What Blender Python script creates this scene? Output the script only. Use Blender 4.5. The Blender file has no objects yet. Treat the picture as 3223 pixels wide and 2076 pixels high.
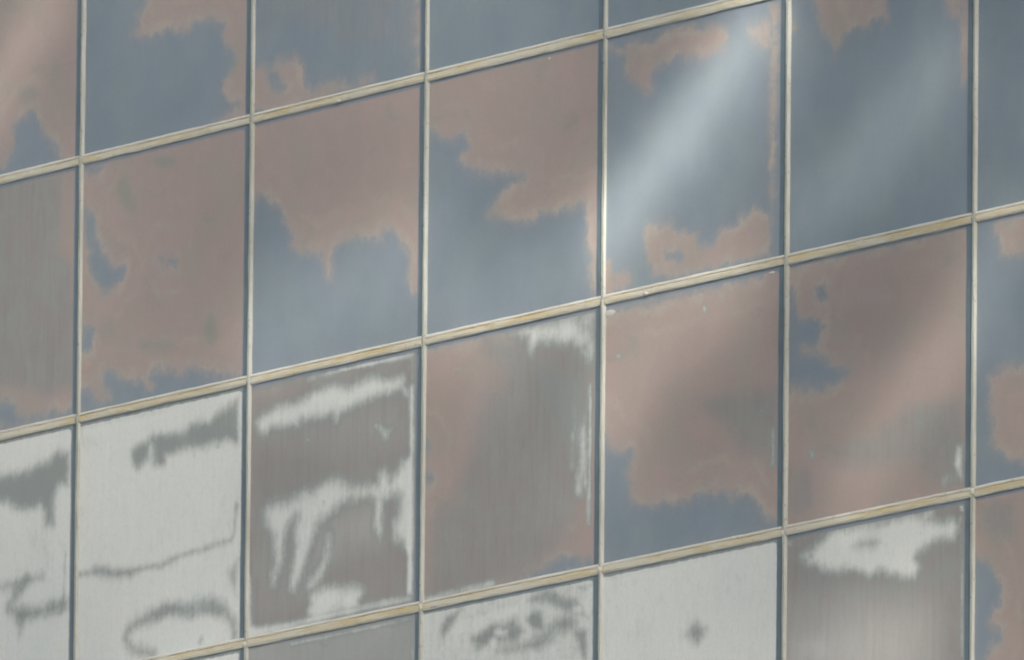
import bpy, bmesh, math, random
import numpy as np
from mathutils import Vector, Matrix, noise as mnoise

# ------------------------------------------------------------------ camera, sky, sun, exposure
scene = bpy.context.scene
COL = scene.collection
W, HT = 1.5, 1.2734            # one bay of the glass wall, centre to centre
Z0 = 20.5                      # height of grid line 0
cam = bpy.data.cameras.new('camera')
cam.sensor_fit = 'HORIZONTAL'; cam.sensor_width = 36.0; cam.lens = 763.8
cam.clip_start = 1.0; cam.clip_end = 6000.0
cam_ob = bpy.data.objects.new('camera', cam); COL.objects.link(cam_ob)
rt = Vector((0.56345034, 0.826097654, 0.009294095))
dn = Vector((-0.12605285, 0.097083225, -0.98726163))
fw = Vector((-0.81647682, 0.555101354, 0.15883354))
m = Matrix((( rt.x, -dn.x, -fw.x, 89.0034), (rt.y, -dn.y, -fw.y, -56.93133), (rt.z, -dn.z, -fw.z, Z0 - 18.87546), (0, 0, 0, 1)))
cam_ob.matrix_world = m
scene.camera = cam_ob

SUN_AZ, SUN_EL = math.radians(64), math.radians(26)      # azimuth from the wall's normal towards +x
S = Vector((math.sin(SUN_AZ) * math.cos(SUN_EL), -math.cos(SUN_AZ) * math.cos(SUN_EL), math.sin(SUN_EL)))
world = bpy.data.worlds.new('World'); scene.world = world; world.use_nodes = True
wn = world.node_tree
bg = wn.nodes['Background']
sky = wn.nodes.new('ShaderNodeTexSky'); sky.sky_type = 'NISHITA'; sky.sun_disc = False
sky.sun_elevation = SUN_EL; sky.sun_rotation = math.atan2(S.x, S.y)
sky.air_density = 1.0; sky.dust_density = 2.0; sky.ozone_density = 1.0
wn.links.new(sky.outputs[0], bg.inputs[0]); bg.inputs[1].default_value = 0.05
sun = bpy.data.lights.new('sun', 'SUN'); sun.energy = 5.0; sun.angle = math.radians(0.5); sun.color = (1.0, 0.92, 0.81)
sun_ob = bpy.data.objects.new('sun', sun); COL.objects.link(sun_ob)
sun_ob.rotation_euler = (-S).to_track_quat('-Z', 'Y').to_euler(); sun_ob.location = (0, 0, 60)
scene.view_settings.view_transform = 'Standard'; scene.view_settings.look = 'None'
scene.view_settings.gamma = 1.0; scene.view_settings.use_curve_mapping = False
scene.view_settings.exposure = 1.69
scene.cycles.filter_width = 2.0          # the photograph is a soft long-lens shot

random.seed(7); rng = np.random.default_rng(7)

# ------------------------------------------------------------------ helpers
def link(name, me, parent=None, mat=None):
    o = bpy.data.objects.new(name, me); COL.objects.link(o)
    if parent is not None: o.parent = parent
    if mat is not None and me is not None: me.materials.append(mat)
    return o

def mesh_from(name, verts, faces, smooth=False):
    me = bpy.data.meshes.new(name); me.from_pydata(verts, [], faces); me.update()
    if smooth: me.shade_smooth()
    return me

def box(name, x0, x1, y0, y1, z0, z1):
    v = [(x, y, z) for x in (x0, x1) for y in (y0, y1) for z in (z0, z1)]
    f = [(0, 1, 3, 2), (4, 6, 7, 5), (0, 4, 5, 1), (2, 3, 7, 6), (0, 2, 6, 4), (1, 5, 7, 3)]
    return mesh_from(name, v, f)

class NT:
    def __init__(s, name):
        s.m = bpy.data.materials.new(name); s.m.use_nodes = True; s.t = s.m.node_tree
        s.b = s.t.nodes['Principled BSDF']
    def n(s, kind, **kw):
        x = s.t.nodes.new(kind)
        for k, v in kw.items(): setattr(x, k, v)
        return x
    def l(s, a, b): s.t.links.new(a, b)
    def val(s, sock, v):
        if hasattr(v, 'is_linked') or hasattr(v, 'links'): s.l(v, sock)
        else: sock.default_value = v
    def math(s, op, a, b=0.0, c=0.0, clamp=False):
        x = s.n('ShaderNodeMath', operation=op, use_clamp=clamp)
        s.val(x.inputs[0], a); s.val(x.inputs[1], b); s.val(x.inputs[2], c)
        return x.outputs[0]
    def sstep(s, v, lo, hi):
        x = s.n('ShaderNodeMapRange', interpolation_type='SMOOTHSTEP')
        s.val(x.inputs[0], v); x.inputs[1].default_value = lo; x.inputs[2].default_value = hi
        return x.outputs[0]
    def mix(s, f, a, b):
        x = s.n('ShaderNodeMix', data_type='RGBA')
        s.val(x.inputs[0], f); s.val(x.inputs[6], a); s.val(x.inputs[7], b)
        return x.outputs[2]
    def ramp(s, v, stops):
        x = s.n('ShaderNodeValToRGB'); e = x.color_ramp.elements
        while len(e) < len(stops): e.new(0.5)
        for q, (p, c) in zip(e, stops): q.position = p; q.color = (*c, 1)
        s.l(v, x.inputs[0]); return x.outputs[0]
    def attr(s, name): return s.n('ShaderNodeAttribute', attribute_name=name).outputs['Fac']
    def noise(s, vec, scale, detail=3.0, rough=0.55):
        x = s.n('ShaderNodeTexNoise'); s.l(vec, x.inputs['Vector'])
        x.inputs['Scale'].default_value = scale; x.inputs['Detail'].default_value = detail; x.inputs['Roughness'].default_value = rough
        return x.outputs['Fac']
    def mapping(s, vec, sc):
        x = s.n('ShaderNodeMapping'); s.l(vec, x.inputs['Vector']); x.inputs['Scale'].default_value = sc
        return x.outputs[0]

def glass_material():
    k = NT('stained_coated_glass')
    pos = k.n('ShaderNodeNewGeometry').outputs['Position']
    film, grey, white, green, haze, edge = (k.attr(a) for a in ('film', 'grey', 'white', 'green', 'haze', 'edge'))
    c = lambda v: k.math('SUBTRACT', v, 0.5)
    n1 = k.noise(pos, 9.0, 5.0, 0.62); n2 = k.noise(pos, 2.2, 3.0); n3 = k.noise(pos, 34.0, 4.0, 0.6); n4 = k.noise(pos, 4.3, 5.0, 0.65)
    n5 = k.noise(pos, 3.4, 3.0, 0.5)
    drip = k.noise(k.mapping(pos, (30.0, 1.0, 3.2)), 1.0, 4.0, 0.6)
    drip2 = k.noise(k.mapping(pos, (75.0, 1.0, 9.0)), 1.0, 3.0, 0.6)
    fine = k.noise(k.mapping(pos, (160.0, 1.0, 60.0)), 1.0, 3.0, 0.6)
    # coating thickness: distance (m) to the stain's outline, roughened
    f = k.math('MULTIPLY_ADD', c(n1), 0.13, film)
    f = k.math('MULTIPLY_ADD', c(n4), 0.05, f)
    f = k.math('MULTIPLY_ADD', c(n3), 0.030, f)
    t = k.math('MULTIPLY_ADD', f, 2.5, 0.5, clamp=True)       # -0.2..0.2 m -> 0..1
    n6 = k.noise(pos, 20.0, 4.0, 0.6); n7 = k.noise(k.mapping(pos, (3.0, 1.0, 5.5)), 1.0, 4.0, 0.6)
    t = k.math('MULTIPLY_ADD', c(n6), 0.16, t, clamp=True)
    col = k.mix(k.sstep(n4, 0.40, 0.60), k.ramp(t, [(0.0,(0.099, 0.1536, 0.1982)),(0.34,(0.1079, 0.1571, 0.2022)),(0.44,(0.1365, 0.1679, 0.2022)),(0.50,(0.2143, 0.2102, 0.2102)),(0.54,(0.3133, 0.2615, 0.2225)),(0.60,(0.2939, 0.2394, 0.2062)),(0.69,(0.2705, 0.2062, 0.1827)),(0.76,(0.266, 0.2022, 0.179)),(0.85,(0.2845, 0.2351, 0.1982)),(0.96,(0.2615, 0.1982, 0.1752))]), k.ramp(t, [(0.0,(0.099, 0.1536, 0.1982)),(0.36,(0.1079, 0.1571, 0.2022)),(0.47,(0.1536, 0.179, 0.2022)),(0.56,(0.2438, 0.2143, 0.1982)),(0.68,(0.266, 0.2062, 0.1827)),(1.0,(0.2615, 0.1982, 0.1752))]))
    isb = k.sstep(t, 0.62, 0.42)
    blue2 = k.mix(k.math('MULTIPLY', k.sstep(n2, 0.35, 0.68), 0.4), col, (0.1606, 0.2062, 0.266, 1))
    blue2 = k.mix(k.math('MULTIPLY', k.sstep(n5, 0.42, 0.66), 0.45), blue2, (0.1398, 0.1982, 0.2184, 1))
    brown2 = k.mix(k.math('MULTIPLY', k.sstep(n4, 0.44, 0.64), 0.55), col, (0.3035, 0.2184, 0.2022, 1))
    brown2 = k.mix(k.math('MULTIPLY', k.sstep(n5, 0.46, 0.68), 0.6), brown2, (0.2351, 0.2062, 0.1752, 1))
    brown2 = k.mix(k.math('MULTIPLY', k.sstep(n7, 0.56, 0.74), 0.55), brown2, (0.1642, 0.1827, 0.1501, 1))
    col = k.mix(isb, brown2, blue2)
    gn = k.math('MULTIPLY_ADD', c(n1), 0.4, green)
    col = k.mix(k.math('MULTIPLY', k.sstep(gn, 0.05, 0.95), 0.8), col, (0.1642, 0.1827, 0.1501, 1))
    g = k.math('MULTIPLY_ADD', c(drip), 0.45, grey)
    g = k.math('MULTIPLY_ADD', c(n1), 0.5, g); g = k.math('MULTIPLY_ADD', c(n4), 0.8, g)
    greycol = k.mix(k.sstep(n4, 0.36, 0.62), (0.1827, 0.1982, 0.1866, 1), (0.179, 0.1642, 0.1606, 1))
    greycol = k.mix(k.math('MULTIPLY', k.sstep(drip, 0.40, 0.68), 0.45), greycol, (0.1827, 0.1982, 0.1866, 1))
    greycol = k.mix(k.math('MULTIPLY', k.sstep(drip, 0.54, 0.30), 0.4), greycol, (0.1365, 0.1332, 0.1203, 1))
    col = k.mix(k.math('MULTIPLY', k.sstep(g, 0.05, 0.95), 0.93), col, greycol)
    col = k.mix(k.math('MULTIPLY', k.sstep(k.math('MULTIPLY_ADD', c(n4), 1.0, grey), 1.0, 1.7), 0.85), col, (0.1642, 0.1943, 0.1904, 1))
    # bare edge strip where the coating stops, darkened with painted shade under the bars
    em = k.sstep(k.math('MULTIPLY_ADD', c(k.noise(pos, 14.0, 3.0)), 0.012, edge), 0.021, 0.013)
    col = k.mix(k.math('MULTIPLY', em, 0.85), col, (0.0961, 0.1466, 0.2062, 1))
    # thin even haze
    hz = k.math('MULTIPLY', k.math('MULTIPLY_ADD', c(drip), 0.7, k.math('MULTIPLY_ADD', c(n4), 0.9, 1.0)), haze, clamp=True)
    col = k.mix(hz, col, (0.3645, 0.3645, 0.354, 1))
    # white bloom, with hair-like runs downwards
    wv = k.math('MULTIPLY_ADD', c(drip), 0.38, white)
    wv = k.math('MULTIPLY_ADD', c(drip2), 0.22, wv)
    wv = k.math('MULTIPLY_ADD', c(n1), 0.75, wv)
    wv = k.math('MULTIPLY_ADD', c(n4), 0.5, wv)
    wv = k.math('MULTIPLY_ADD', c(n3), 0.4, wv)
    wv = k.math('MULTIPLY_ADD', em, -0.9, wv)
    gate = k.sstep(white, 0.0, 0.12)
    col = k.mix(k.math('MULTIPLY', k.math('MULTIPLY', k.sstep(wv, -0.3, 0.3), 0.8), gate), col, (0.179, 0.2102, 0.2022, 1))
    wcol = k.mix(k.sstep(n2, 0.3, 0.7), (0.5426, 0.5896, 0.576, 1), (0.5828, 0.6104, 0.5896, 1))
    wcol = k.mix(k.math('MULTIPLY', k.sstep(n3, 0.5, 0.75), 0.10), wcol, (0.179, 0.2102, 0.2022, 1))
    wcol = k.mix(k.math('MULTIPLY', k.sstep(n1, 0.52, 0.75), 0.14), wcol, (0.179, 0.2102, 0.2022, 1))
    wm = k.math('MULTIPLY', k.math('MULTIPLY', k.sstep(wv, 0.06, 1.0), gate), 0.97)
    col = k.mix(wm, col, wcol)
    # fine grain and little specks
    gr = k.math('MULTIPLY_ADD', c(fine), 0.10, 1.0)
    gr = k.math('MULTIPLY', gr, k.math('MULTIPLY_ADD', c(k.noise(pos, 60.0, 3.0)), 0.19, 1.0))
    gr = k.math('MULTIPLY', gr, k.math('MULTIPLY_ADD', c(drip2), 0.06, 1.0))
    gr = k.math('MULTIPLY', gr, k.math('MULTIPLY_ADD', c(drip), 0.07, 1.0))
    hs = k.n('ShaderNodeHueSaturation'); k.l(col, hs.inputs['Color']); k.l(gr, hs.inputs['Value'])
    col = hs.outputs[0]
    k.l(col, k.b.inputs['Base Color'])
    k.l(k.math('MULTIPLY_ADD', wm, 0.25, 0.42), k.b.inputs['Roughness'])
    k.b.inputs['Specular IOR Level'].default_value = 0.35
    k.b.inputs['Sheen Weight'].default_value = 0.34; k.b.inputs['Sheen Roughness'].default_value = 0.6   # dust on the panes
    bp = k.n('ShaderNodeBump'); bp.inputs['Strength'].default_value = 0.12; bp.inputs['Distance'].default_value = 0.004
    k.l(k.math('MULTIPLY_ADD', fine, 0.05, n2), bp.inputs['Height']); k.l(bp.outputs[0], k.b.inputs['Normal'])
    return k.m

def bar_material(name, base, stain, dark, amount, vertical):
    k = NT(name)
    pos = k.n('ShaderNodeNewGeometry').outputs['Position']
    sc = (30.0, 30.0, 3.0) if vertical else (3.0, 30.0, 60.0)
    a = k.noise(k.mapping(pos, sc), 1.0, 5.0, 0.62); b = k.noise(pos, 45.0, 4.0, 0.65); c = k.noise(pos, 3.0, 3.0)
    col = k.mix(k.math('MULTIPLY', k.sstep(k.math('ADD', a, k.math('MULTIPLY', k.math('SUBTRACT', c, 0.5), 0.5)), 0.36, 0.66), amount), base, stain)
    col = k.mix(k.math('MULTIPLY', k.sstep(b, 0.59, 0.70), 0.8), col, dark)
    k.l(col, k.b.inputs['Base Color']); k.b.inputs['Roughness'].default_value = 0.75
    k.b.inputs['Specular IOR Level'].default_value = 0.25
    bp = k.n('ShaderNodeBump'); bp.inputs['Strength'].default_value = 0.5; bp.inputs['Distance'].default_value = 0.004
    k.l(b, bp.inputs['Height']); k.l(bp.outputs[0], k.b.inputs['Normal'])
    return k.m

def transom_material():
    """putty face: ochre stain along the groove and in blotches, paler towards the lower edge"""
    k = NT('stained_putty')
    pos = k.n('ShaderNodeNewGeometry').outputs['Position']; ac = k.attr('across')
    c = lambda v: k.math('SUBTRACT', v, 0.5)
    a = k.noise(k.mapping(pos, (4.0, 30.0, 50.0)), 1.0, 5.0, 0.65); b = k.noise(pos, 45.0, 4.0, 0.65); d = k.noise(pos, 1.3, 3.0); e = k.noise(k.mapping(pos, (14.0, 1.0, 60.0)), 1.0, 4.0, 0.65)
    ac2 = k.math('MULTIPLY_ADD', c(e), 0.5, ac)
    pale = k.sstep(ac2, 0.42, 0.18)
    st = k.sstep(k.math('MULTIPLY_ADD', c(d), 1.0, a), 0.38, 0.66)
    col = k.mix(st, (0.5711, 0.552, 0.4564, 1), (0.5271, 0.4508, 0.2705, 1))
    col = k.mix(k.math('MULTIPLY', pale, 0.85), col, (0.5906, 0.6172, 0.5776, 1))
    col = k.mix(k.math('MULTIPLY', k.sstep(ac2, 0.60, 0.80), k.math('MULTIPLY_ADD', st, 0.5, 0.4)), col, (0.305, 0.2159, 0.0887, 1))
    col = k.mix(k.math('MULTIPLY', k.sstep(b, 0.62, 0.74), 0.7), col, (0.30, 0.25, 0.15, 1))
    k.l(col, k.b.inputs['Base Color']); k.b.inputs['Roughness'].default_value = 0.8
    k.b.inputs['Specular IOR Level'].default_value = 0.2
    bp = k.n('ShaderNodeBump'); bp.inputs['Strength'].default_value = 0.6; bp.inputs['Distance'].default_value = 0.005
    k.l(k.math('ADD', b, e), bp.inputs['Height']); k.l(bp.outputs[0], k.b.inputs['Normal'])
    return k.m

def plain(name, c, rough=0.8, var=0.15, scale=20.0):
    k = NT(name); pos = k.n('ShaderNodeNewGeometry').outputs['Position']
    v = k.noise(pos, scale, 4.0)
    d = tuple(x * (1 - var * 2) for x in c)
    k.l(k.mix(v, (*d, 1), (*tuple(x * (1 + var) for x in c), 1)), k.b.inputs['Base Color']); k.b.inputs['Roughness'].default_value = rough
    return k.m

M_GLASS = glass_material()
M_TRANSOM = transom_material()
M_BEAD = bar_material('pale_sealant', (0.56, 0.56, 0.51, 1), (0.49, 0.47, 0.40, 1), (0.36, 0.34, 0.27, 1), 0.7, False)
M_MULL = bar_material('grey_cream_bar', (0.36, 0.385, 0.35, 1), (0.26, 0.28, 0.24, 1), (0.17, 0.18, 0.15, 1), 0.8, True)
M_VBEAD = bar_material('pale_sealant_upright', (0.35, 0.372, 0.368, 1), (0.275, 0.29, 0.275, 1), (0.24, 0.24, 0.20, 1), 0.9, True)
M_GASKET = plain('dark_gasket', (0.1234, 0.1715, 0.2022), 0.6, 0.15, 12.0)
M_JOINT = plain('dark_joint', (0.0904, 0.1234, 0.1332), 0.7, 0.15, 25.0)
M_CORE = plain('wall_core_concrete', (0.3, 0.3, 0.29), 0.9)
M_GROUND = plain('asphalt', (0.06, 0.06, 0.06), 0.9, 0.2, 2.0)
M_TIMBER = plain('gobo_timber', (0.16, 0.14, 0.12), 0.9, 0.2, 30.0)
M_STEEL = plain('gobo_steel', (0.35, 0.36, 0.37), 0.5, 0.1, 8.0)
M_BLOB = plain('white_sealant', (0.46, 0.47, 0.45), 0.7, 0.06, 40.0)

# ------------------------------------------------------------------ large structure
gd = mesh_from('ground', [(-3000, -3000, 0), (3000, -3000, 0), (3000, 3000, 0), (-3000, 3000, 0)], [(0, 1, 2, 3)])
go = link('ground', gd, None, M_GROUND); go['kind'] = 'structure'

I0, I1, J0, J1 = -3, 10, -3, 6           # bays built
wall = bpy.data.objects.new('glass_wall', None); COL.objects.link(wall)
wall.location = (0, 0, 0)
wall['label'] = 'weathered glass wall of blue, brown and white stained panes in cream putty bars'
wall['category'] = 'glass wall'; wall['kind'] = 'thing'
core = box('wall_core', I0 * W, I1 * W, 0.02, 6.0, 0.0, Z0 - J0 * HT)
link('wall_core', core, wall, M_CORE)

# ------------------------------------------------------------------ panes: outlines of the stains in per mille of the bay (x right, y down)
TRACES = {
  (0, 0): ('b', [
    ('k','p',100,12,0,[740,764,785,861,872,931,895,979,788,1007,563,1000,268,1004,351,831,562,972,604,871,602,804,671,769]),
    ('n','p',70,50,0,[747,697,741,716,725,729,701,734,674,729,649,717,632,698,626,678,631,659,648,646,672,641,699,646,724,658,741,677]),
    ('n','p',60,50,0,[671,350,665,356,648,359,624,359,597,354,573,347,556,338,549,330,555,323,572,320,596,321,624,325,648,333,665,341]),
  ]),
  (1, 0): ('k', [
    ('b','p',100,12,0,[382,297,385,459,334,490,344,536,293,553,387,580,480,576,616,587,717,576,785,576,853,615,837,656,888,709,923,759,889,787,840,824,849,869,883,903,942,929,909,951,850,959,792,977,742,994,1027,998,1025,376]),
  ]),
  (2, 0): ('k', [
    ('b','p',100,12,0,[-30,800,25,809,79,807,113,826,179,807,271,805,296,831,314,878,323,924,382,955,423,929,506,931,564,949,655,947,704,955,572,978,407,987,283,995,132,990,28,987,-27,984]),
    ('k','p',60,20,0,[113,829,172,855,206,905,173,927,135,905,114,868]),
    ('b','p',80,10,0,[941,585,974,590,979,948,957,944]),
    ('g','p',42,120,0,[31,433,978,591,967,929,570,843,319,702,36,711]),
  ]),
  (3, 0): ('k', [
  ]),
  (4, 0): ('k', [
  ]),
  (0, 1): ('b', [
    ('g','p',92,60,0,[91,-87,563,-24,744,-1,892,39,896,242,880,307,967,404,976,864,831,887,718,848,579,805,109,764]),
    ('k','p',100,12,0,[111,849,580,862,633,892,660,929,763,950,849,952,927,957,1004,963,1004,991,583,974,114,968]),
  ]),
  (1, 1): ('b', [
    ('k','p',100,12,0,[36,186,84,222,97,252,103,313,137,341,164,390,190,427,276,457,268,489,217,521,175,531,141,515,114,483,75,443,66,403,86,350,43,315]),
    ('k','p',100,12,0,[488,445,547,453,582,482,522,479]),
    ('k','p',70,30,0,[32,643,92,664,93,720,60,748,25,748]),
    ('k','p',100,12,0,[156,852,198,847,267,885,369,900,412,934,455,940,429,903,462,880,555,889,632,917,682,907,741,916,758,941,876,958,977,973,978,1029,31,1040,11,886,79,890,106,928,140,955,209,949,208,932,165,903,156,874]),
    ('k','p',100,12,0,[11,17,149,33,115,59,63,54,20,36]),
    ('n','p',90,30,0,[575,90,568,101,549,107,522,109,492,104,465,94,446,81,439,68,445,57,464,50,491,49,521,54,549,64,568,76]),
    ('n','p',85,40,0,[313,157,309,178,297,194,281,201,262,198,244,186,232,166,227,144,231,123,243,107,260,100,279,103,296,115,308,135]),
    ('n','p',70,40,0,[352,230,349,242,338,250,323,253,306,250,291,242,280,231,276,218,279,207,290,199,305,196,322,198,338,206,348,218]),
    ('n','p',90,40,0,[831,780,828,806,816,826,800,835,781,832,764,818,752,795,747,768,751,742,762,722,779,713,797,716,815,730,827,753]),
    ('n','p',70,50,0,[596,800,584,812,552,818,504,816,451,808,403,795,370,780,358,765,370,753,403,747,450,749,503,757,551,770,584,785]),
    ('n','p',60,60,0,[255,694,248,717,230,733,203,740,172,736,145,721,125,698,118,673,124,650,143,633,170,626,201,631,228,646,248,668]),
  ]),
  (2, 1): ('b', [
    ('k','p',100,12,0,[14,372,46,300,71,293,113,316,147,349,181,382,215,426,198,411,232,455,257,486,250,513,275,544,350,561,417,571,438,591,442,630,455,671,476,679,484,642,491,588,499,568,532,545,598,544,681,563,747,578,771,577,763,542,795,537,829,558,854,589,895,618,928,656,932,771,947,811,1037,825,1024,1003,-9,1014,-11,378]),
  ]),
  (3, 1): ('b', [
    ('k','p',100,12,0,[-21,205,40,206,89,238,222,260,258,298,199,337,272,389,417,436,513,443,573,457,561,475,489,480,430,519,371,566,467,613,575,638,706,618,825,621,913,614,931,757,938,887,977,976,1020,995,996,1023,-9,1017]),
  ]),
  (4, 1): ('k', [
    ('b','p',100,12,0,[44,48,128,70,207,61,287,69,334,44,445,46,603,64,682,85,714,122,675,159,604,169,525,167,438,147,391,150,328,167,272,180,257,199,273,250,226,247,185,203,121,171,105,136,120,106,64,70]),
    ('b','p',70,40,0,[792,108,917,91,918,199,816,144]),
    ('b','p',70,12,0,[926,50,966,57,939,849,923,846]),
    ('b','p',100,12,0,[-22,839,18,850,51,877,67,912,139,923,171,944,139,966,60,970,-4,960]),
    ('b','p',100,18,0,[248,762,279,751,367,769,399,796,454,821,525,832,541,872,612,888,636,859,659,836,722,825,768,800,831,788,925,813,926,963,770,963,613,966,456,971,361,962,282,939,265,894,241,852]),
    ('k','p',70,18,0,[360,865,407,872,455,896,447,916,376,905]),
  ]),
  (5, 1): ('k', [
    ('b','p',90,22,0,[147,-100,164,84,173,134,204,187,243,231,267,272,290,227,351,206,452,206,467,182,544,195,536,156,526,-37]),
    ('b','p',60,40,0,[-23,80,9,85,48,113,56,152,25,179,-21,176]),
    ('b','p',70,14,0,[834,121,858,199,881,224,935,254,948,488,998,496,995,148]),
  ]),
  (6, 1): ('k', [
  ]),
  (0, 2): ('w', [
    ('x','p',100,24,0,[378,141,604,162,707,154,802,145,853,131,887,105,964,124,958,246,898,238,873,295,875,379,832,373,823,333,796,296,710,311,650,292,597,262,380,242]),
    ('x','p',22,60,0,[842,431,837,457,823,476,803,485,780,482,759,467,744,443,738,416,743,390,757,371,777,362,800,365,821,380,836,403]),
    ('x','s',70,20,11.3,[474,586,595,586,716,580,819,581]),
    ('x','s',78,24,23.8,[716,586,656,628,614,673,675,709,804,716,941,707]),
    ('x','s',50,30,17.0,[693,711,685,772]),
    ('x','s',60,8,5.1,[950,502,941,673,921,737]),
  ]),
  (1, 2): ('w', [
    ('x','p',92,20,0,[328,199,323,165,357,153,408,145,458,124,543,131,644,140,677,117,719,107,787,122,837,91,887,76,953,53,957,235,881,204,847,213,780,215,662,206,595,210,578,224,536,215,536,249,460,243,450,167,438,165,439,215,375,239,341,223]),
    ('x','s',72,13,9.6,[8,602,110,602,161,603,247,626,332,633,417,628,518,637,585,618,653,611,754,609,837,598,921,596,937,557,948,471]),
    ('x','s',62,22,17.0,[127,601,230,630,332,638]),
    ('x','p',66,24,0,[956,676,906,718,915,758,958,808]),
    ('x','s',76,22,20.4,[944,955,931,909,892,860,800,839,673,827,572,804,488,821,387,834,336,850,311,879,329,915,389,945,474,968]),
    ('x','s',55,30,20.4,[715,819,799,808,867,840]),
    ('x','s',50,26,20.4,[462,823,547,812,674,835]),
    ('x','s',75,10,5.7,[743,963,755,946]),
    ('x','s',70,8,5.1,[835,225,837,226]),
    ('x','s',45,12,6.8,[696,236,701,239]),
    ('x','p',24,24,0,[513,561,509,565,498,567,483,567,466,564,451,560,440,555,436,550,440,547,451,545,466,545,483,547,498,551,509,556]),
    ('x','p',30,24,0,[62,361,60,369,55,375,46,378,37,376,29,371,23,364,21,356,23,348,28,342,37,339,46,341,54,345,60,353]),
    ('x','p',22,24,0,[186,117,182,121,170,122,153,121,134,119,117,114,105,110,101,105,105,102,117,100,134,101,153,104,170,108,182,113]),
    ('x','p',12,24,0,[164,748,160,753,148,755,131,755,112,752,95,748,83,742,79,737,83,732,95,730,112,730,131,733,148,737,160,743]),
    ('x','s',45,7,3.4,[33,39,45,103]),
    ('x','s',38,8,3.4,[31,34,151,40,321,37,533,43]),
  ]),
  (2, 2): ('b', [
    ('g','p',78,40,0,[-40,-55,1015,-28,1055,1011,-21,993]),
    ('g','p',160,70,0,[178,179,526,197,912,178,922,315,594,306,220,257]),
    ('h','p',22,80,0,[136,184,551,201,904,187,923,343,512,360,137,261]),
    ('h','p',18,70,0,[41,495,367,596,379,844,272,884,73,912]),
    ('g','p',165,60,0,[20,481,116,489,168,623,172,821,74,940,27,878]),
    ('g','p',160,70,0,[483,591,548,551,762,559,781,709,551,732,486,777,420,823,378,762]),
    ('g','p',140,60,0,[844,571,893,578,896,758,939,895,891,943,807,822]),
    ('k','p',80,10,0,[-39,-6,991,1,992,43,61,33,-38,30]),
    ('g','p',-40,60,0,[226,76,217,87,192,93,155,93,114,87,77,76,51,63,42,49,51,39,76,33,113,33,154,39,191,50,216,63]),
    ('w','p',100,22,0,[61,168,110,147,177,130,260,131,343,127,392,101,508,90,591,114,656,101,755,100,821,120,899,125,895,148,862,159,780,158,698,162,641,176,584,189,542,194,526,230,509,189,427,194,360,195,327,185,303,209,220,202,145,196,120,215,86,205]),
    ('w','p',75,18,0,[774,288,807,310,840,303,816,333,791,329]),
    ('w','p',75,14,0,[895,148,928,164,928,196,904,184]),
    ('w','p',100,10,0,[940,154,959,157,962,370,962,353,964,945,936,941,939,802,921,762,916,445,944,416]),
    ('w','p',86,26,0,[116,506,183,493,266,494,332,481,390,473,464,451,530,455,613,483,663,496,761,499,769,467,793,460,827,487,875,466,900,443,957,451,961,735,937,764,896,736,863,721,854,665,886,637,893,562,844,555,787,563,787,601,789,678,773,703,747,672,754,558,696,539,614,538,548,551,491,575,417,603,401,645,385,686,353,748,320,781,297,838,263,828,278,748,294,674,289,607,308,558,292,547,255,580,227,642,220,713,188,801,163,787,170,706,168,612,126,562]),
    ('h','p',42,80,0,[408,580,762,565,765,718,600,717,453,773,338,855]),
    ('w','s',82,26,14.8,[484,662,477,749,428,802,379,833]),
    ('w','p',100,24,0,[380,872,470,852,553,869,636,880,677,897,653,926,662,954,522,957,398,962,373,926,389,900]),
    ('x','p',30,20,0,[513,923,570,904,563,935]),
    ('w','p',100,12,0,[16,948,149,955,274,959,398,951,522,949,662,949,932,954,957,962,662,965,16,987]),
    ('w','p',85,10,0,[20,712,39,759,42,935,74,962,24,966]),
    ('w','s',90,6,3.4,[358,45,540,41]),
    ('w','s',100,6,5.1,[540,36,955,43]),
    ('w','s',70,6,2.8,[952,53,954,162]),
    ('w','s',80,8,5.7,[748,279,751,281]),
    ('w','s',70,8,4.5,[362,274,365,277]),
    ('x','s',80,6,5.1,[454,526,456,528]),
  ]),
  (3, 2): ('b', [
    ('g','p',85,110,0,[449,-11,996,23,1002,488,842,848,629,962,175,1027,30,1007,61,657,193,595,287,448,357,281,499,157]),
    ('g','p',150,130,0,[371,61,935,199,939,512,804,579,731,482,583,222]),
    ('h','p',16,110,0,[468,53,662,126,584,331,457,420,181,380,339,132]),
    ('h','p',10,90,0,[669,618,764,578,879,756,768,881,631,775]),
    ('k','p',70,10,0,[15,-12,972,-12,985,25,16,24]),
    ('k','p',100,12,0,[553,958,673,948,737,936,785,926,881,934,929,957,965,951,993,987,674,991]),
    ('k','p',70,20,0,[5,376,37,381,62,401,46,431,5,425]),
    ('k','p',60,20,0,[7,496,39,501,72,522,48,535,7,534]),
    ('n','p',-50,60,0,[640,258,630,271,604,278,565,278,522,272,483,260,456,245,446,229,455,216,482,209,521,209,564,215,603,227,630,242]),
    ('w','p',80,20,0,[500,45,620,38,821,42,957,35,958,202,939,213,934,140,903,151,871,146,854,117,806,131,742,103,702,105,661,93,631,105,618,136,605,63,548,49]),
    ('x','p',55,30,0,[942,79,938,89,927,95,911,98,893,95,877,88,866,78,861,67,865,57,876,50,892,48,910,50,926,57,937,68]),
    ('w','s',95,8,4.5,[946,303,951,514]),
    ('w','s',95,8,5.1,[947,497,948,658,943,814]),
    ('w','s',62,20,9.1,[918,423,907,508]),
    ('w','s',85,22,12.5,[911,459,908,599,890,688]),
    ('w','s',60,14,4.5,[855,473,852,591]),
    ('w','s',70,18,9.1,[932,548,927,666]),
    ('w','s',26,20,5.7,[872,292,879,482]),
    ('w','s',45,12,3.4,[857,360,863,453]),
    ('w','s',45,24,7.9,[871,157,943,184,951,223]),
    ('w','s',80,10,7.9,[30,978,120,971,322,970,419,967]),
  ]),
  (4, 2): ('b', [
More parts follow.
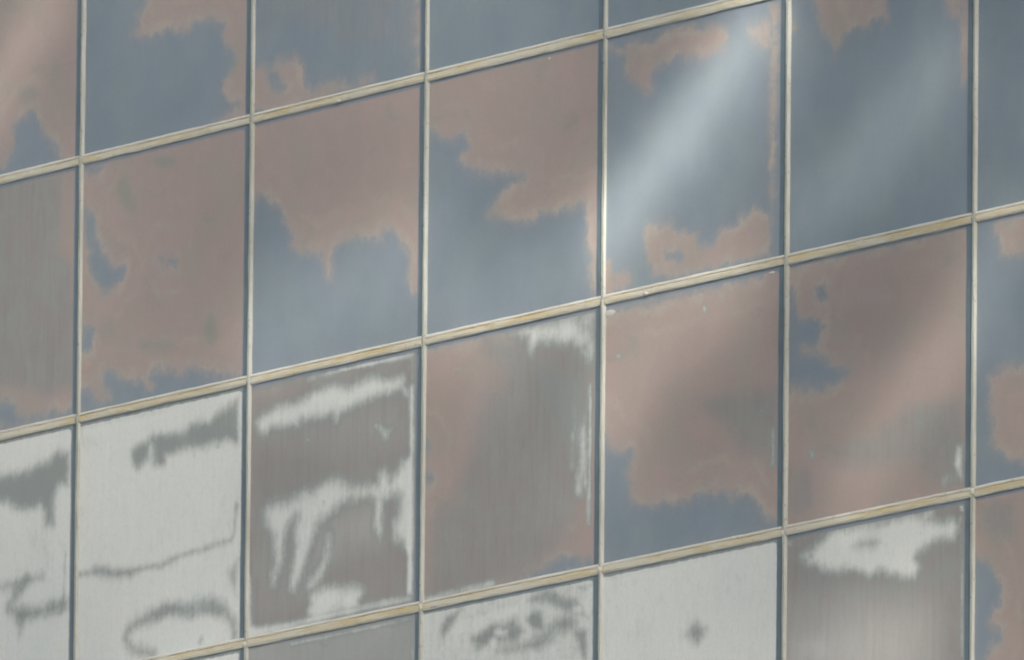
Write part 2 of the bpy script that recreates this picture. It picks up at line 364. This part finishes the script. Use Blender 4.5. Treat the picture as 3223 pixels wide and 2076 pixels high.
    ('k','p',100,14,0,[2,468,35,494,51,528,67,565,179,579,172,637,148,666,172,707,181,762,229,785,324,801,371,794,497,812,584,798,670,799,733,830,811,830,851,878,906,923,984,966,984,998,10,1033,5,667]),
    ('g','p',75,80,0,[525,448,666,442,815,453,978,445,982,749,778,693,667,543]),
    ('n','p',60,60,0,[540,450,666,442,979,482,980,642,667,543]),
    ('k','p',60,10,0,[9,27,378,32,886,24,887,34,378,45,9,43]),
    ('w','s',80,8,5.1,[103,216,105,219]),
    ('w','s',75,7,4.0,[572,107,573,118]),
    ('w','s',60,6,4.0,[884,535,886,537]),
    ('w','s',70,12,4.5,[946,621,948,659]),
    ('w','s',75,12,4.5,[948,642,947,738]),
  ]),
  (5, 2): ('b', [
    ('k','p',100,14,0,[-20,73,20,95,51,110,59,175,83,232,122,243,200,249,215,278,193,317,146,332,92,329,100,357,170,367,225,407,302,440,349,463,326,486,264,498,202,499,24,478,-15,473]),
    ('k','p',90,20,0,[167,122,229,121,238,170,199,175,175,150]),
    ('h','p',16,50,0,[585,223,569,234,527,239,465,236,397,225,335,210,292,192,276,176,291,165,334,160,396,163,465,174,526,189,569,207]),
    ('k','p',60,10,0,[3,7,957,0,964,17,3,23]),
    ('g','p',75,80,0,[665,620,955,642,971,807,972,944,767,935,705,858,437,840,283,797,204,711,436,708]),
    ('g','p',70,50,0,[19,748,159,784,176,941,21,950]),
    ('n','p',60,60,0,[665,636,955,653,964,890,743,806]),
    ('g','p',35,90,0,[701,378,686,435,644,477,583,494,515,484,453,448,409,394,394,332,408,274,450,233,512,215,580,226,642,262,685,316]),
    ('w','p',90,14,0,[933,822,953,820,956,941,934,907,915,883,922,858]),
    ('w','s',45,24,11.3,[874,929,919,928]),
    ('w','s',50,16,6.8,[154,731,158,736]),
  ]),
  (6, 2): ('k', [
    ('b','p',100,20,0,[116,41,154,26,866,32,868,293,231,169,163,148,132,107]),
    ('b','p',100,16,0,[347,559,229,562,151,577,98,595,99,674,122,782,100,826,108,811,123,845,169,888,232,908,873,1026,869,454]),
  ]),
  (1, 3): ('w', [
  ]),
  (2, 3): ('g', [
    ('h','p',38,20,0,[-71,3,1030,-25,1042,781,-60,640]),
    ('w','s',85,8,4.0,[275,38,523,36,770,35,966,29]),
    ('w','s',75,8,3.4,[967,29,969,225]),
    ('w','p',50,12,0,[479,58,478,61,474,64,469,65,463,64,457,62,454,58,452,54,454,51,457,48,462,47,468,48,474,50,477,54]),
    ('w','s',40,16,7.9,[851,35,949,32]),
  ]),
  (3, 3): ('w', [
    ('x','p',24,20,0,[31,23,986,11,997,903,42,781]),
    ('w','p',90,22,0,[138,134,178,96,243,62,340,64,461,54,581,49,582,108,421,124,341,151,219,145]),
    ('w','p',75,22,0,[434,93,482,78,562,62,659,70,755,110,852,129,916,170,836,170,772,145,699,108,627,109,579,135,482,111]),
    ('x','p',70,20,0,[610,58,714,35,819,76,883,90,948,169,892,145,804,117,739,87]),
    ('x','p',77,20,0,[603,127,643,106,692,123,700,178,660,173,620,151]),
    ('x','p',77,24,0,[402,127,539,121,596,169,556,196,403,192,306,162]),
    ('x','p',67,26,0,[717,191,772,145,852,143,892,172,853,199,773,199,677,245,597,223]),
    ('x','p',70,22,0,[877,208,940,211,950,357,910,298]),
    ('x','s',45,26,11.3,[436,229,597,223,757,224]),
    ('w','p',75,18,0,[923,134,920,142,912,149,899,151,885,149,872,143,863,135,860,125,863,116,871,110,884,107,898,109,911,115,920,124]),
    ('w','p',70,24,0,[677,202,672,213,659,221,639,223,618,220,599,212,585,201,580,189,585,178,598,170,617,168,639,171,658,178,672,190]),
    ('w','p',75,30,0,[885,257,879,270,862,279,836,282,807,278,782,268,764,255,757,240,763,227,781,218,807,215,835,219,861,229,879,242]),
    ('w','p',80,18,0,[486,160,483,165,474,169,461,170,447,168,434,163,425,157,422,151,425,146,434,142,447,141,461,143,474,148,483,154]),
    ('w','p',80,24,0,[121,99,118,115,107,127,90,132,72,129,56,120,44,105,40,88,44,72,55,60,71,55,89,58,106,67,117,82]),
    ('w','p',75,18,0,[455,199,452,210,443,218,430,222,416,220,402,213,393,202,390,190,393,179,402,170,415,167,429,169,442,176,451,187]),
    ('w','p',70,14,0,[507,163,505,167,498,170,489,171,478,169,468,166,461,161,459,156,461,152,468,149,478,148,488,150,498,153,505,158]),
    ('x','p',67,20,0,[130,111,153,60,242,40,194,87,146,135]),
    ('x','s',50,20,11.3,[309,163,374,182,325,197]),
    ('w','s',85,8,4.0,[35,22,258,31,581,27]),
    ('x','s',45,8,4.5,[898,49,946,59,962,48]),
  ]),
  (4, 3): ('w', [
    ('x','p',90,30,0,[580,309,576,320,567,328,554,332,539,330,526,323,517,312,514,300,517,289,526,281,539,278,554,280,567,287,576,297]),
    ('x','s',50,20,5.7,[472,302,547,302,605,302]),
    ('x','s',50,16,6.8,[542,267,551,342]),
    ('x','p',20,50,0,[306,256,301,269,288,278,269,282,248,279,229,270,216,257,211,243,215,229,228,220,247,216,269,219,288,228,301,241]),
    ('x','p',16,50,0,[235,267,231,276,220,282,204,284,187,282,171,275,160,266,156,257,159,248,170,242,186,240,204,242,220,249,231,258]),
    ('x','s',42,8,4.5,[756,123,772,149]),
    ('x','s',30,8,4.5,[497,79,498,111]),
    ('x','s',42,8,4.5,[497,234,499,253]),
    ('x','s',22,7,4.0,[42,40,232,37,547,38,898,37]),
    ('x','s',16,20,13.6,[113,63,129,60]),
    ('x','s',20,20,7.9,[42,102,45,290]),
  ]),
  (5, 3): ('b', [
    ('g','p',85,40,0,[11,-3,990,-21,1001,1315,24,1192]),
    ('g','p',155,90,0,[30,79,132,162,709,258,921,151,930,336,442,337,94,247]),
    ('n','p',45,80,0,[132,178,709,269,929,152,931,415,133,305]),
    ('w','p',100,22,0,[270,38,439,36,592,39,799,40,768,62,822,85,867,91,905,86,928,110,914,145,860,143,807,146,762,160,731,167,708,190,732,230,709,258,633,248,579,224,533,207,494,213,472,220,433,199,379,186,317,177,271,171,225,170,194,144,139,131,162,108,108,106,154,96,208,72]),
    ('x','p',75,24,0,[394,103,439,84,524,103,494,128,424,121]),
    ('x','s',45,14,6.8,[508,54,570,52]),
    ('x','s',40,20,9.1,[745,58,761,87]),
    ('h','p',42,110,0,[16,236,441,268,787,395,865,668,20,554]),
    ('h','p',25,70,0,[18,358,596,437,751,653,20,554]),
    ('k','p',60,50,0,[57,411,150,419,228,461,229,582,59,560]),
    ('h','p',40,60,0,[235,467,229,480,210,488,182,491,151,487,123,477,103,463,96,448,103,435,122,427,150,425,181,429,209,439,228,452]),
    ('w','s',55,8,3.4,[952,82,962,314,964,577]),
    ('w','s',95,8,4.5,[954,45,960,47]),
    ('w','s',60,8,4.5,[30,41,49,46]),
  ]),
  (6, 3): ('b', [
    ('g','p',75,60,0,[34,31,238,50,239,207,126,201,35,136]),
    ('k','p',95,22,0,[5,195,43,237,96,265,134,312,165,358,165,411,120,441,113,487,166,515,167,552,114,571,69,643,9,635]),
  ]),
}

LABELS = {
 (0,0): 'brown pane with a blue patch at its foot', (1,0): 'blue pane with a brown border along its right side',
 (2,0): 'blue pane with brown patches along its foot', (3,0): 'plain blue pane', (4,0): 'plain blue pane',
 (0,1): 'dull grey brown pane', (1,1): 'brown pane with blue edges and dark blotches',
 (2,1): 'pane brown above and blue below', (3,1): 'pane brown above with a wavy blue lower half',
 (4,1): 'blue pane with brown rings at top and foot', (5,1): 'blue pane with a brown smear at the top', (6,1): 'plain blue pane',
 (0,2): 'white clouded pane with dark smears', (1,2): 'white clouded pane with a wavy grey line', (2,2): 'dark grey pane with torn white patches',
 (3,2): 'grey brown pane with white corner and edge', (4,2): 'brown pane with a blue foot', (5,2): 'brown pane with a blue patch on its left',
 (6,2): 'blue pane with brown blotches', (2,3): 'pale grey green pane', (3,3): 'mottled grey and white pane',
 (4,3): 'pale white pane with a dark star stain', (5,3): 'grey pane with a ragged white patch', (6,3): 'brown pane with a slanting blue band'}

def sdf_poly(X, Y, px, py):
    """signed distance, positive inside"""
    d = np.full(X.shape, 1e9); inside = np.zeros(X.shape, bool); n = len(px)
    for a in range(n):
        b = (a + 1) % n
        ax, ay, bx, by = px[a], py[a], px[b], py[b]
        ex, ey = bx - ax, by - ay
        t = np.clip(((X - ax) * ex + (Y - ay) * ey) / (ex * ex + ey * ey + 1e-12), 0, 1)
        d = np.minimum(d, (X - ax - t * ex) ** 2 + (Y - ay - t * ey) ** 2)
        c = ((ay > Y) != (by > Y)) & (X < ex * (Y - ay) / ((by - ay) if by != ay else 1e-9) + ax)
        inside ^= c
    d = np.sqrt(d)
    return np.where(inside, d, -d)

def sdf_stroke(X, Y, px, py, r):
    d = np.full(X.shape, 1e9)
    for a in range(len(px) - 1):
        ax, ay, ex, ey = px[a], py[a], px[a + 1] - px[a], py[a + 1] - py[a]
        t = np.clip(((X - ax) * ex + (Y - ay) * ey) / (ex * ex + ey * ey + 1e-12), 0, 1)
        d = np.minimum(d, (X - ax - t * ex) ** 2 + (Y - ay - t * ey) ** 2)
    return r - np.sqrt(d)

def fields(X, Y, key):
    """X, Y in metres from the bay's top left corner; returns film, grey, white, green, haze"""
    base, tr = TRACES[key]
    film = np.full(X.shape, -0.3 if base == 'k' else 0.3)
    grey = np.full(X.shape, 2.0 if base == 'g' else 0.0)
    white = np.full(X.shape, 1.0 if base == 'w' else 0.0)
    if base == 'w': grey += 2.0
    green = np.zeros(X.shape); haze = np.zeros(X.shape)
    for fld, mode, st, soft, r, pts in tr:
        px = np.array(pts[0::2]) * W / 1000.0; py = np.array(pts[1::2]) * HT / 1000.0
        # uneven outline, so that no traced edge runs straight
        d = sdf_poly(X, Y, px, py) if mode == 'p' else sdf_stroke(X, Y, px, py, r * HT / 1000.0)
        s = st / 100.0; so = max(soft, 4) * HT / 1000.0 * ((1.2 if key == (3, 3) else 2.0) if fld in 'wx' else 1.0)
        cov = np.clip(0.5 + d / (2 * so), 0, 1); cov = cov * cov * (3 - 2 * cov)
        if fld == 'b': film = np.where(st >= 95, np.maximum(film, d), np.maximum(film, np.minimum(d, (s - 0.5) * 0.12)))
        elif fld == 'k': film = np.where(st >= 95, np.minimum(film, -d), np.minimum(film, np.maximum(-d, -(s - 0.45) * 0.12)))
        elif fld == 'g': grey = np.clip(grey + s * cov, 0, 1) if st < 0 else np.maximum(grey, s * cov)
        elif fld == 'n': green = np.clip(green + s * cov, 0, 1)
        elif fld == 'w': white = np.maximum(white, s * cov)
        elif fld == 'h': haze = np.clip(haze + s * cov, 0, 0.9)
        elif fld == 'x': white = white * (1 - s * cov)
    return film, grey, white, green, haze

def pane_mesh(key, nx, ny):
    """glass sheet 12 mm thick; origin at the bay's top left corner; the outer face carries the stain fields"""
    x0, x1, z0, z1 = 0.004, W - 0.004, 0.004, HT - 0.004
    gx = np.linspace(x0, x1, nx + 1); gz = np.linspace(z0, z1, ny + 1)
    X, Y = np.meshgrid(gx, gz)
    v = np.stack([X.ravel(), np.zeros(X.size), -Y.ravel()], 1)
    N = X.size; w = nx + 1
    q = (np.arange(ny)[:, None] * w + np.arange(nx)[None, :]).ravel()
    faces = np.stack([q, q + w, q + w + 1, q + 1], 1).tolist()
    bv = [(x0, 0.012, -z0), (x1, 0.012, -z0), (x1, 0.012, -z1), (x0, 0.012, -z1)]
    c = [0, nx, N - 1, N - 1 - nx]
    faces.append([N, N + 1, N + 2, N + 3])
    top = list(range(0, nx + 1)); bot = list(range(N - 1 - nx, N)); left = [a * w for a in range(ny + 1)]; right = [a * w + nx for a in range(ny + 1)]
    faces.append(top + [N + 1, N]); faces.append(bot[::-1] + [N + 3, N + 2]); faces.append(left[::-1] + [N, N + 3]); faces.append(right + [N + 2, N + 1])
    me = mesh_from('glass_pane', v.tolist() + bv, faces)
    fl = fields(X, Y, key)
    ed = np.minimum(Y - 0.022, 1.0)                  # metres below the bar above the pane
    ed = np.minimum(ed, (W - 0.021) - X - 0.0)
    for nm, a in zip(('film', 'grey', 'white', 'green', 'haze', 'edge'), (*fl, ed)):
        at = me.attributes.new(nm, 'FLOAT', 'POINT')
        at.data.foreach_set('value', np.concatenate([a.ravel(), np.zeros(4)]).astype(np.float32))
    me.materials.append(M_GLASS)
    return me

keys = list(TRACES.keys()); coarse = {}
for j in range(J0, J1):
    for i in range(I0, I1):
        if (i, j) in TRACES:
            me = pane_mesh((i, j), 84, 84)
        else:
            k = keys[(i * 7 + j * 11 + 60) % len(keys)]
            if k not in coarse: coarse[k] = pane_mesh(k, 24, 24)
            me = coarse[k]
        o = link('glass_pane', me, wall)
        o.location = (i * W, random.uniform(-0.0012, 0.0012), Z0 - j * HT)
        if (i, j) in LABELS: o['label'] = LABELS[(i, j)]

# ------------------------------------------------------------------ bars
def wob(t, seed, amp, f=6.0):
    return amp * (mnoise.noise(Vector((t * f, seed * 3.17, 0.3))) + 0.5 * mnoise.noise(Vector((t * f * 3.1, seed * 1.7, 5.3))))

def strip(name, prof, L, seg, along, seed, amp, mat):
    """extrude the open profile [(c, out)] along x or down z, every point wandering a little; closed at the back and ends"""
    n = len(prof); vs = []; fs = []
    for a in range(seg + 1):
        t = a / seg * L
        for q, (c, out) in enumerate(prof):
            cc = c + wob(t, seed + q * 7.3, amp); oo = max(out + wob(t, seed + q * 5.1 + 2, amp * 0.5) * (1 if out > 0 else 0), -0.001)
            vs.append((t, -oo, cc) if along == 'x' else (cc, -oo, -t))
    for a in range(seg):
        for q in range(n - 1):
            b = a * n + q
            f = (b, b + n, b + n + 1, b + 1)
            fs.append(f if along == 'x' else f)
    fs.append(tuple(range(n))); fs.append(tuple(range(seg * n, seg * n + n))[::-1])
    me = mesh_from(name, vs, fs)
    bm = bmesh.new(); bm.from_mesh(me); bmesh.ops.recalc_face_normals(bm, faces=bm.faces); bm.to_mesh(me); bm.free()
    at = me.attributes.new('across', 'FLOAT', 'POINT')
    at.data.foreach_set('value', np.tile(np.linspace(0, 1, n), seg + 1).astype(np.float32))
    me.materials.append(mat)
    return me

MX0, MX1, MP = 0.018, 0.046, 0.0135      # upright bar: left and right edge beyond the grid line, projection
TH = 0.022                              # half height of a level bar
near = lambda i, j: -1 <= i <= 7 and -1 <= j <= 4
cheap = {}; KNOBS = []
GW = {1: 0.1, 2: 0.3, 3: 0.3, 4: 0.6, 5: 0.9, 6: 1.0}
for j in range(J0, J1 + 1):
    for i in range(I0, I1):
        # level bar of bay i on grid line j
        sd = i * 13.7 + j * 5.9
        def make(sd=sd):
            L = W - (MX1 - MX0) - 0.006
            th = TH * random.uniform(0.88, 1.1)
            a = strip('transom', [(-th, -0.001), (-th + 0.003, 0.009), (-th + 0.012, 0.0125), (0.006, 0.0125), (0.0095, 0.0108), (0.0125, 0.0100), (0.0145, -0.001)], L, 60, 'x', sd, 0.0030, M_TRANSOM)
            b = strip('sealant_bead', [(0.0120, -0.001), (0.0135, 0.0120), (0.0205, 0.0118), (0.0275, 0.0055), (0.0295, -0.001)], L, 60, 'x', sd + 3, 0.0024, M_BEAD)
            return a, b
        if near(i, j): a, b = make()
        else:
            kk = ('t', (i + j) % 3)
            if kk not in cheap: cheap[kk] = make()
            a, b = cheap[kk]
        o = link('transom', a, wall); o.location = (i * W + MX1 + 0.003, 0, Z0 - j * HT)
        c = link('sealant_bead', b, o)
        if near(i, j): KNOBS.append((o, i, j))
for j in range(J0, J1):
    for i in range(I0, I1 + 1):
        sd = i * 9.1 + j * 17.3 + 400
        def make(sd=sd):
            L = HT - 0.003
            wl = random.uniform(-0.003, 0.003)
            a = strip('mullion', [(MX0, -0.001), (MX0 + 0.002, MP - 0.003), (MX0 + 0.006, MP), (MX0 + 0.017, MP - 0.001), (MX0 + 0.018, -0.001)], L, 40, 'z', sd, 0.0022, M_MULL)
            b = strip('sealant_bead', [(MX0 + 0.0165, -0.001), (MX0 + 0.0175, MP - 0.001), (MX0 + 0.022, MP + 0.001), (MX1 - 0.005 + wl, 0.009), (MX1 + wl, -0.001)], L, 40, 'z', sd + 5, 0.0024, M_VBEAD)
            gw = -0.024 - 0.010 * GW.get(i, 0.5)
            g = strip('gasket', [(gw, -0.001), (gw + 0.001, 0.0022), (0.000, 0.0022), (0.001, -0.001)], HT - 2 * TH - 0.004, 40, 'z', sd + 8, 0.0034, M_GASKET)
            d = strip('joint', [(0.0015, -0.001), (0.002, 0.003), (MX0 - 0.001, 0.003), (MX0 - 0.0005, -0.001)], HT - 2 * TH - 0.004, 40, 'z', sd + 11, 0.0015, M_JOINT)
            return a, b, g, d
        if near(i, j): a, b, g, d = make()
        else:
            kk = ('m', (i + j) % 3)
            if kk not in cheap: cheap[kk] = make()
            a, b, g, d = cheap[kk]
        o = link('mullion', a, wall); o.location = (i * W, 0, Z0 - j * HT)
        link('sealant_bead', b, o)
        q = link('gasket', g, o); q.location = (0, 0, -(TH + 0.002))
        q = link('joint', d, o); q.location = (0, 0, -(TH + 0.002))

# smears and knobs of sealant left on the panes beside the bars
def smear(x, z, rx, rz, h, name='sealant_smear', mat=None, parent=None, y=0.0):
    vs, fs = [(0, -h, 0)], []
    for r, q in ((0.6, 0.8), (0.9, 0.35), (1.0, -0.1)):
        for k in range(12):
            a = 2 * math.pi * k / 12; s = 1 + 0.15 * mnoise.noise(Vector((a * 1.3, x * 5, r)))
            vs.append((rx * r * s * math.cos(a), -h * q, rz * r * s * math.sin(a)))
    for k in range(12):
        fs.append((0, 1 + (k + 1) % 12, 1 + k))
        for r in range(2):
            o = 1 + r * 12; fs.append((o + k, o + (k + 1) % 12, o + 12 + (k + 1) % 12, o + 12 + k))
    me = mesh_from(name, vs, fs, True); me.materials.append(mat or M_BLOB)
    o = link(name, me, parent or wall); o.location = (x, y, z)
for o, i, j in KNOBS:                   # lumps of putty where the bars cross
    smear(-0.021 + random.uniform(-0.004, 0.004), random.uniform(-0.006, 0.008), random.uniform(0.014, 0.020), random.uniform(0.016, 0.026), random.uniform(0.006, 0.010), 'putty_lump', M_MULL if (i * 3 + j) % 3 else M_BEAD, o, -0.008)
    if (i * 5 + j * 2) % 3 == 0:
        smear(random.uniform(0.1, 1.3), random.uniform(-0.016, -0.006), random.uniform(0.02, 0.05), 0.009, 0.006, 'putty_lump', M_BEAD, o, -0.010)
SMEARS = [(4, 2, 0.049, 0.05, 0.055, 0.017), (4, 2, 0.935, 0.034, 0.024, 0.007), (3, 1, 0.705, 0.041, 0.007, 0.006), (5, 3, 0.954, 0.045, 0.009, 0.006)]
for (i, j, u, v, rx, rz) in SMEARS: smear((i + u) * W, Z0 - (j + v) * HT, rx, rz, 0.003)

# ------------------------------------------------------------------ slatted sunscreen on a mast off to the right; an added, unseen blocker, slat widths shaped to streak the sun on the wall
E1 = Vector((-S.y, S.x, 0)).normalized()           # right and up as seen from the sun
E2 = S.cross(E1)
if E2.z < 0: E2 = -E2
WC = Vector((3.5 * W, 0, Z0 - 1.6 * HT)); DT = 14.0
STREAKS = [(0.5, 0.11, [(4.556, 1.663), (4.834, 1.532)]),  # sun streaks and dim patches for the wall, built into the slat widths
  (0.45, -0.05, [(5.393, 2.203), (4.704, 2.416), (4.473, 2.54)]),
  (0.4, -0.03, [(5.846, 2.053), (5.51, 2.535), (5.17, 2.768)]),
  (0.5, -0.05, [(5.268, 1.175), (5.111, 1.529)]),
  (0.5, -0.04, [(6.11, 1.313), (6.07, 1.838)]),
  (0.5, 0.05, [(2.799, 2.134), (2.69, 2.928)]),
  (0.19, 0.34, [(4.829, 1.119), (4.552, 1.344), (4.297, 1.535), (4.11, 1.673)]),
  (0.36, 0.18, [(4.876, 1.142), (4.576, 1.396), (4.344, 1.598), (4.111, 1.753)]),
  (0.32, 0.22, [(3.994, 1.831), (3.639, 1.905), (3.28, 1.947)]),
  (0.24, 0.14, [(5.84, 1.41), (5.457, 1.694), (5.16, 1.853)]),
  (0.3, 0.2, [(4.7, 2.067), (4.328, 2.169), (4.072, 2.37)]),
  (0.24, 0.16, [(6.139, 2.099), (5.94, 2.411), (5.67, 2.605), (5.4, 2.864)]),
  (0.22, 0.18, [(0.771, 0.335), (0.647, 0.499), (0.419, 0.696)]),
  (0.34, 0.19, [(2.914, 1.697), (2.501, 1.797), (2.157, 1.843)]),
  (0.3, 0.13, [(5.746, 3.412), (5.406, 3.459)])]
def wall_pt(p, q):
    """where the sun ray through (p, q) meets the wall, relative to the wall's centre"""
    P0 = E1 * p + E2 * q
    t = P0.y / S.y
    P1 = P0 - S * t
    return P1.x + WC.x, P1.z + WC.z
def openness(p, q):
    x, z = wall_pt(p, q)
    u, v = x / W, (Z0 - z) / HT
    T = 0.16
    for hw, st, pts in STREAKS:
        d = 1e9
        for (ax, ay), (bx, by) in zip(pts, pts[1:]):
            ax, bx, ay, by = ax * W, bx * W, ay * HT, by * HT
            ex, ey = bx - ax, by - ay
            t = max(0, min(1, ((u * W - ax) * ex + (v * HT - ay) * ey) / (ex * ex + ey * ey)))
            d = min(d, math.hypot(u * W - ax - t * ex, v * HT - ay - t * ey))
        T += st * math.exp(-(d / hw) ** 2)
    T += 0.10 * mnoise.noise(Vector((x * 0.55, z * 0.8, 2.0)))
    return max(0.02, min(1.0, T))
screen = bpy.data.objects.new('slatted_gobo', None); COL.objects.link(screen)
screen['label'] = 'added mast, out of view, carrying a sunscreen of worn timber slats in front of the glass wall'; screen['category'] = 'gobo'
tb = WC + S * DT + E1 * 4.6
screen.location = (tb.x, tb.y, 0)
def tube(pts, rad, n=6):
    vs, fs = [], []
    for a, (p, r) in enumerate(zip(pts, rad)):
        d = (pts[min(a + 1, len(pts) - 1)] - pts[max(a - 1, 0)]).normalized()
        u = S.cross(d).normalized(); w = d.cross(u)
        for k in range(n):
            t = 2 * math.pi * k / n; vs.append(tuple(p + u * (r * math.cos(t)) + w * (r * math.sin(t))))
    for a in range(len(pts) - 1):
        for k in range(n):
            fs.append((a * n + k, a * n + (k + 1) % n, (a + 1) * n + (k + 1) % n, (a + 1) * n + k))
    return vs, fs
HMAST = tb.z + 4.5
tp = [Vector((0, 0, HMAST * a / 24)) for a in range(25)]
v, f = tube(tp, [0.16 * (1 - a / 60) for a in range(25)], 10)
link('mast', mesh_from('mast', v, f, True), screen, M_STEEL)
V, F = [], []
PITCH = 0.022
SL = math.tan(math.radians(13))
nrow = int(9.0 / PITCH)
for r in range(nrow):
    q0 = -4.5 + r * PITCH
    pts, rad = [], []
    jit = 0.0
    for a in range(0, 90):
        p = 4.6 - a * 0.085
        q = q0 + SL * (p - 0) + 0.02 * math.sin(a * 0.35)
        pts.append(WC + S * (DT + jit * min(1, a / 6)) + E1 * p + E2 * q - Vector(screen.location))
        rad.append(max(0.0012, 0.5 * PITCH * (1 - openness(p, q))))
    v, f = tube(pts, rad, 4)
    b = len(V); V += v; F += [tuple(x + b for x in t) for t in f]
bo = link('slats', mesh_from('slats', V, F), screen, M_TIMBER); bo['kind'] = 'stuff'
# raked frame of the added screen, outside the patch of sun that reaches the panes in view
cs = [(4.6, -4.65), (4.6, 4.45), (-3.05, 4.45 + SL * (-7.65)), (-3.05, -4.65 + SL * (-7.65))]
cs = [(p, q + (SL * 4.6 if p > 0 else SL * 4.6)) for p, q in cs]
for (p0, q0), (p1, q1) in zip(cs, cs[1:] + cs[:1]):
    v, f = tube([WC + S * (DT + 0.03) + E1 * p + E2 * q - Vector(screen.location) for p, q in ((p0, q0), (p1, q1))], [0.05, 0.05], 8)
    link('frame_rail', mesh_from('frame_rail', v, f, True), screen, M_STEEL)
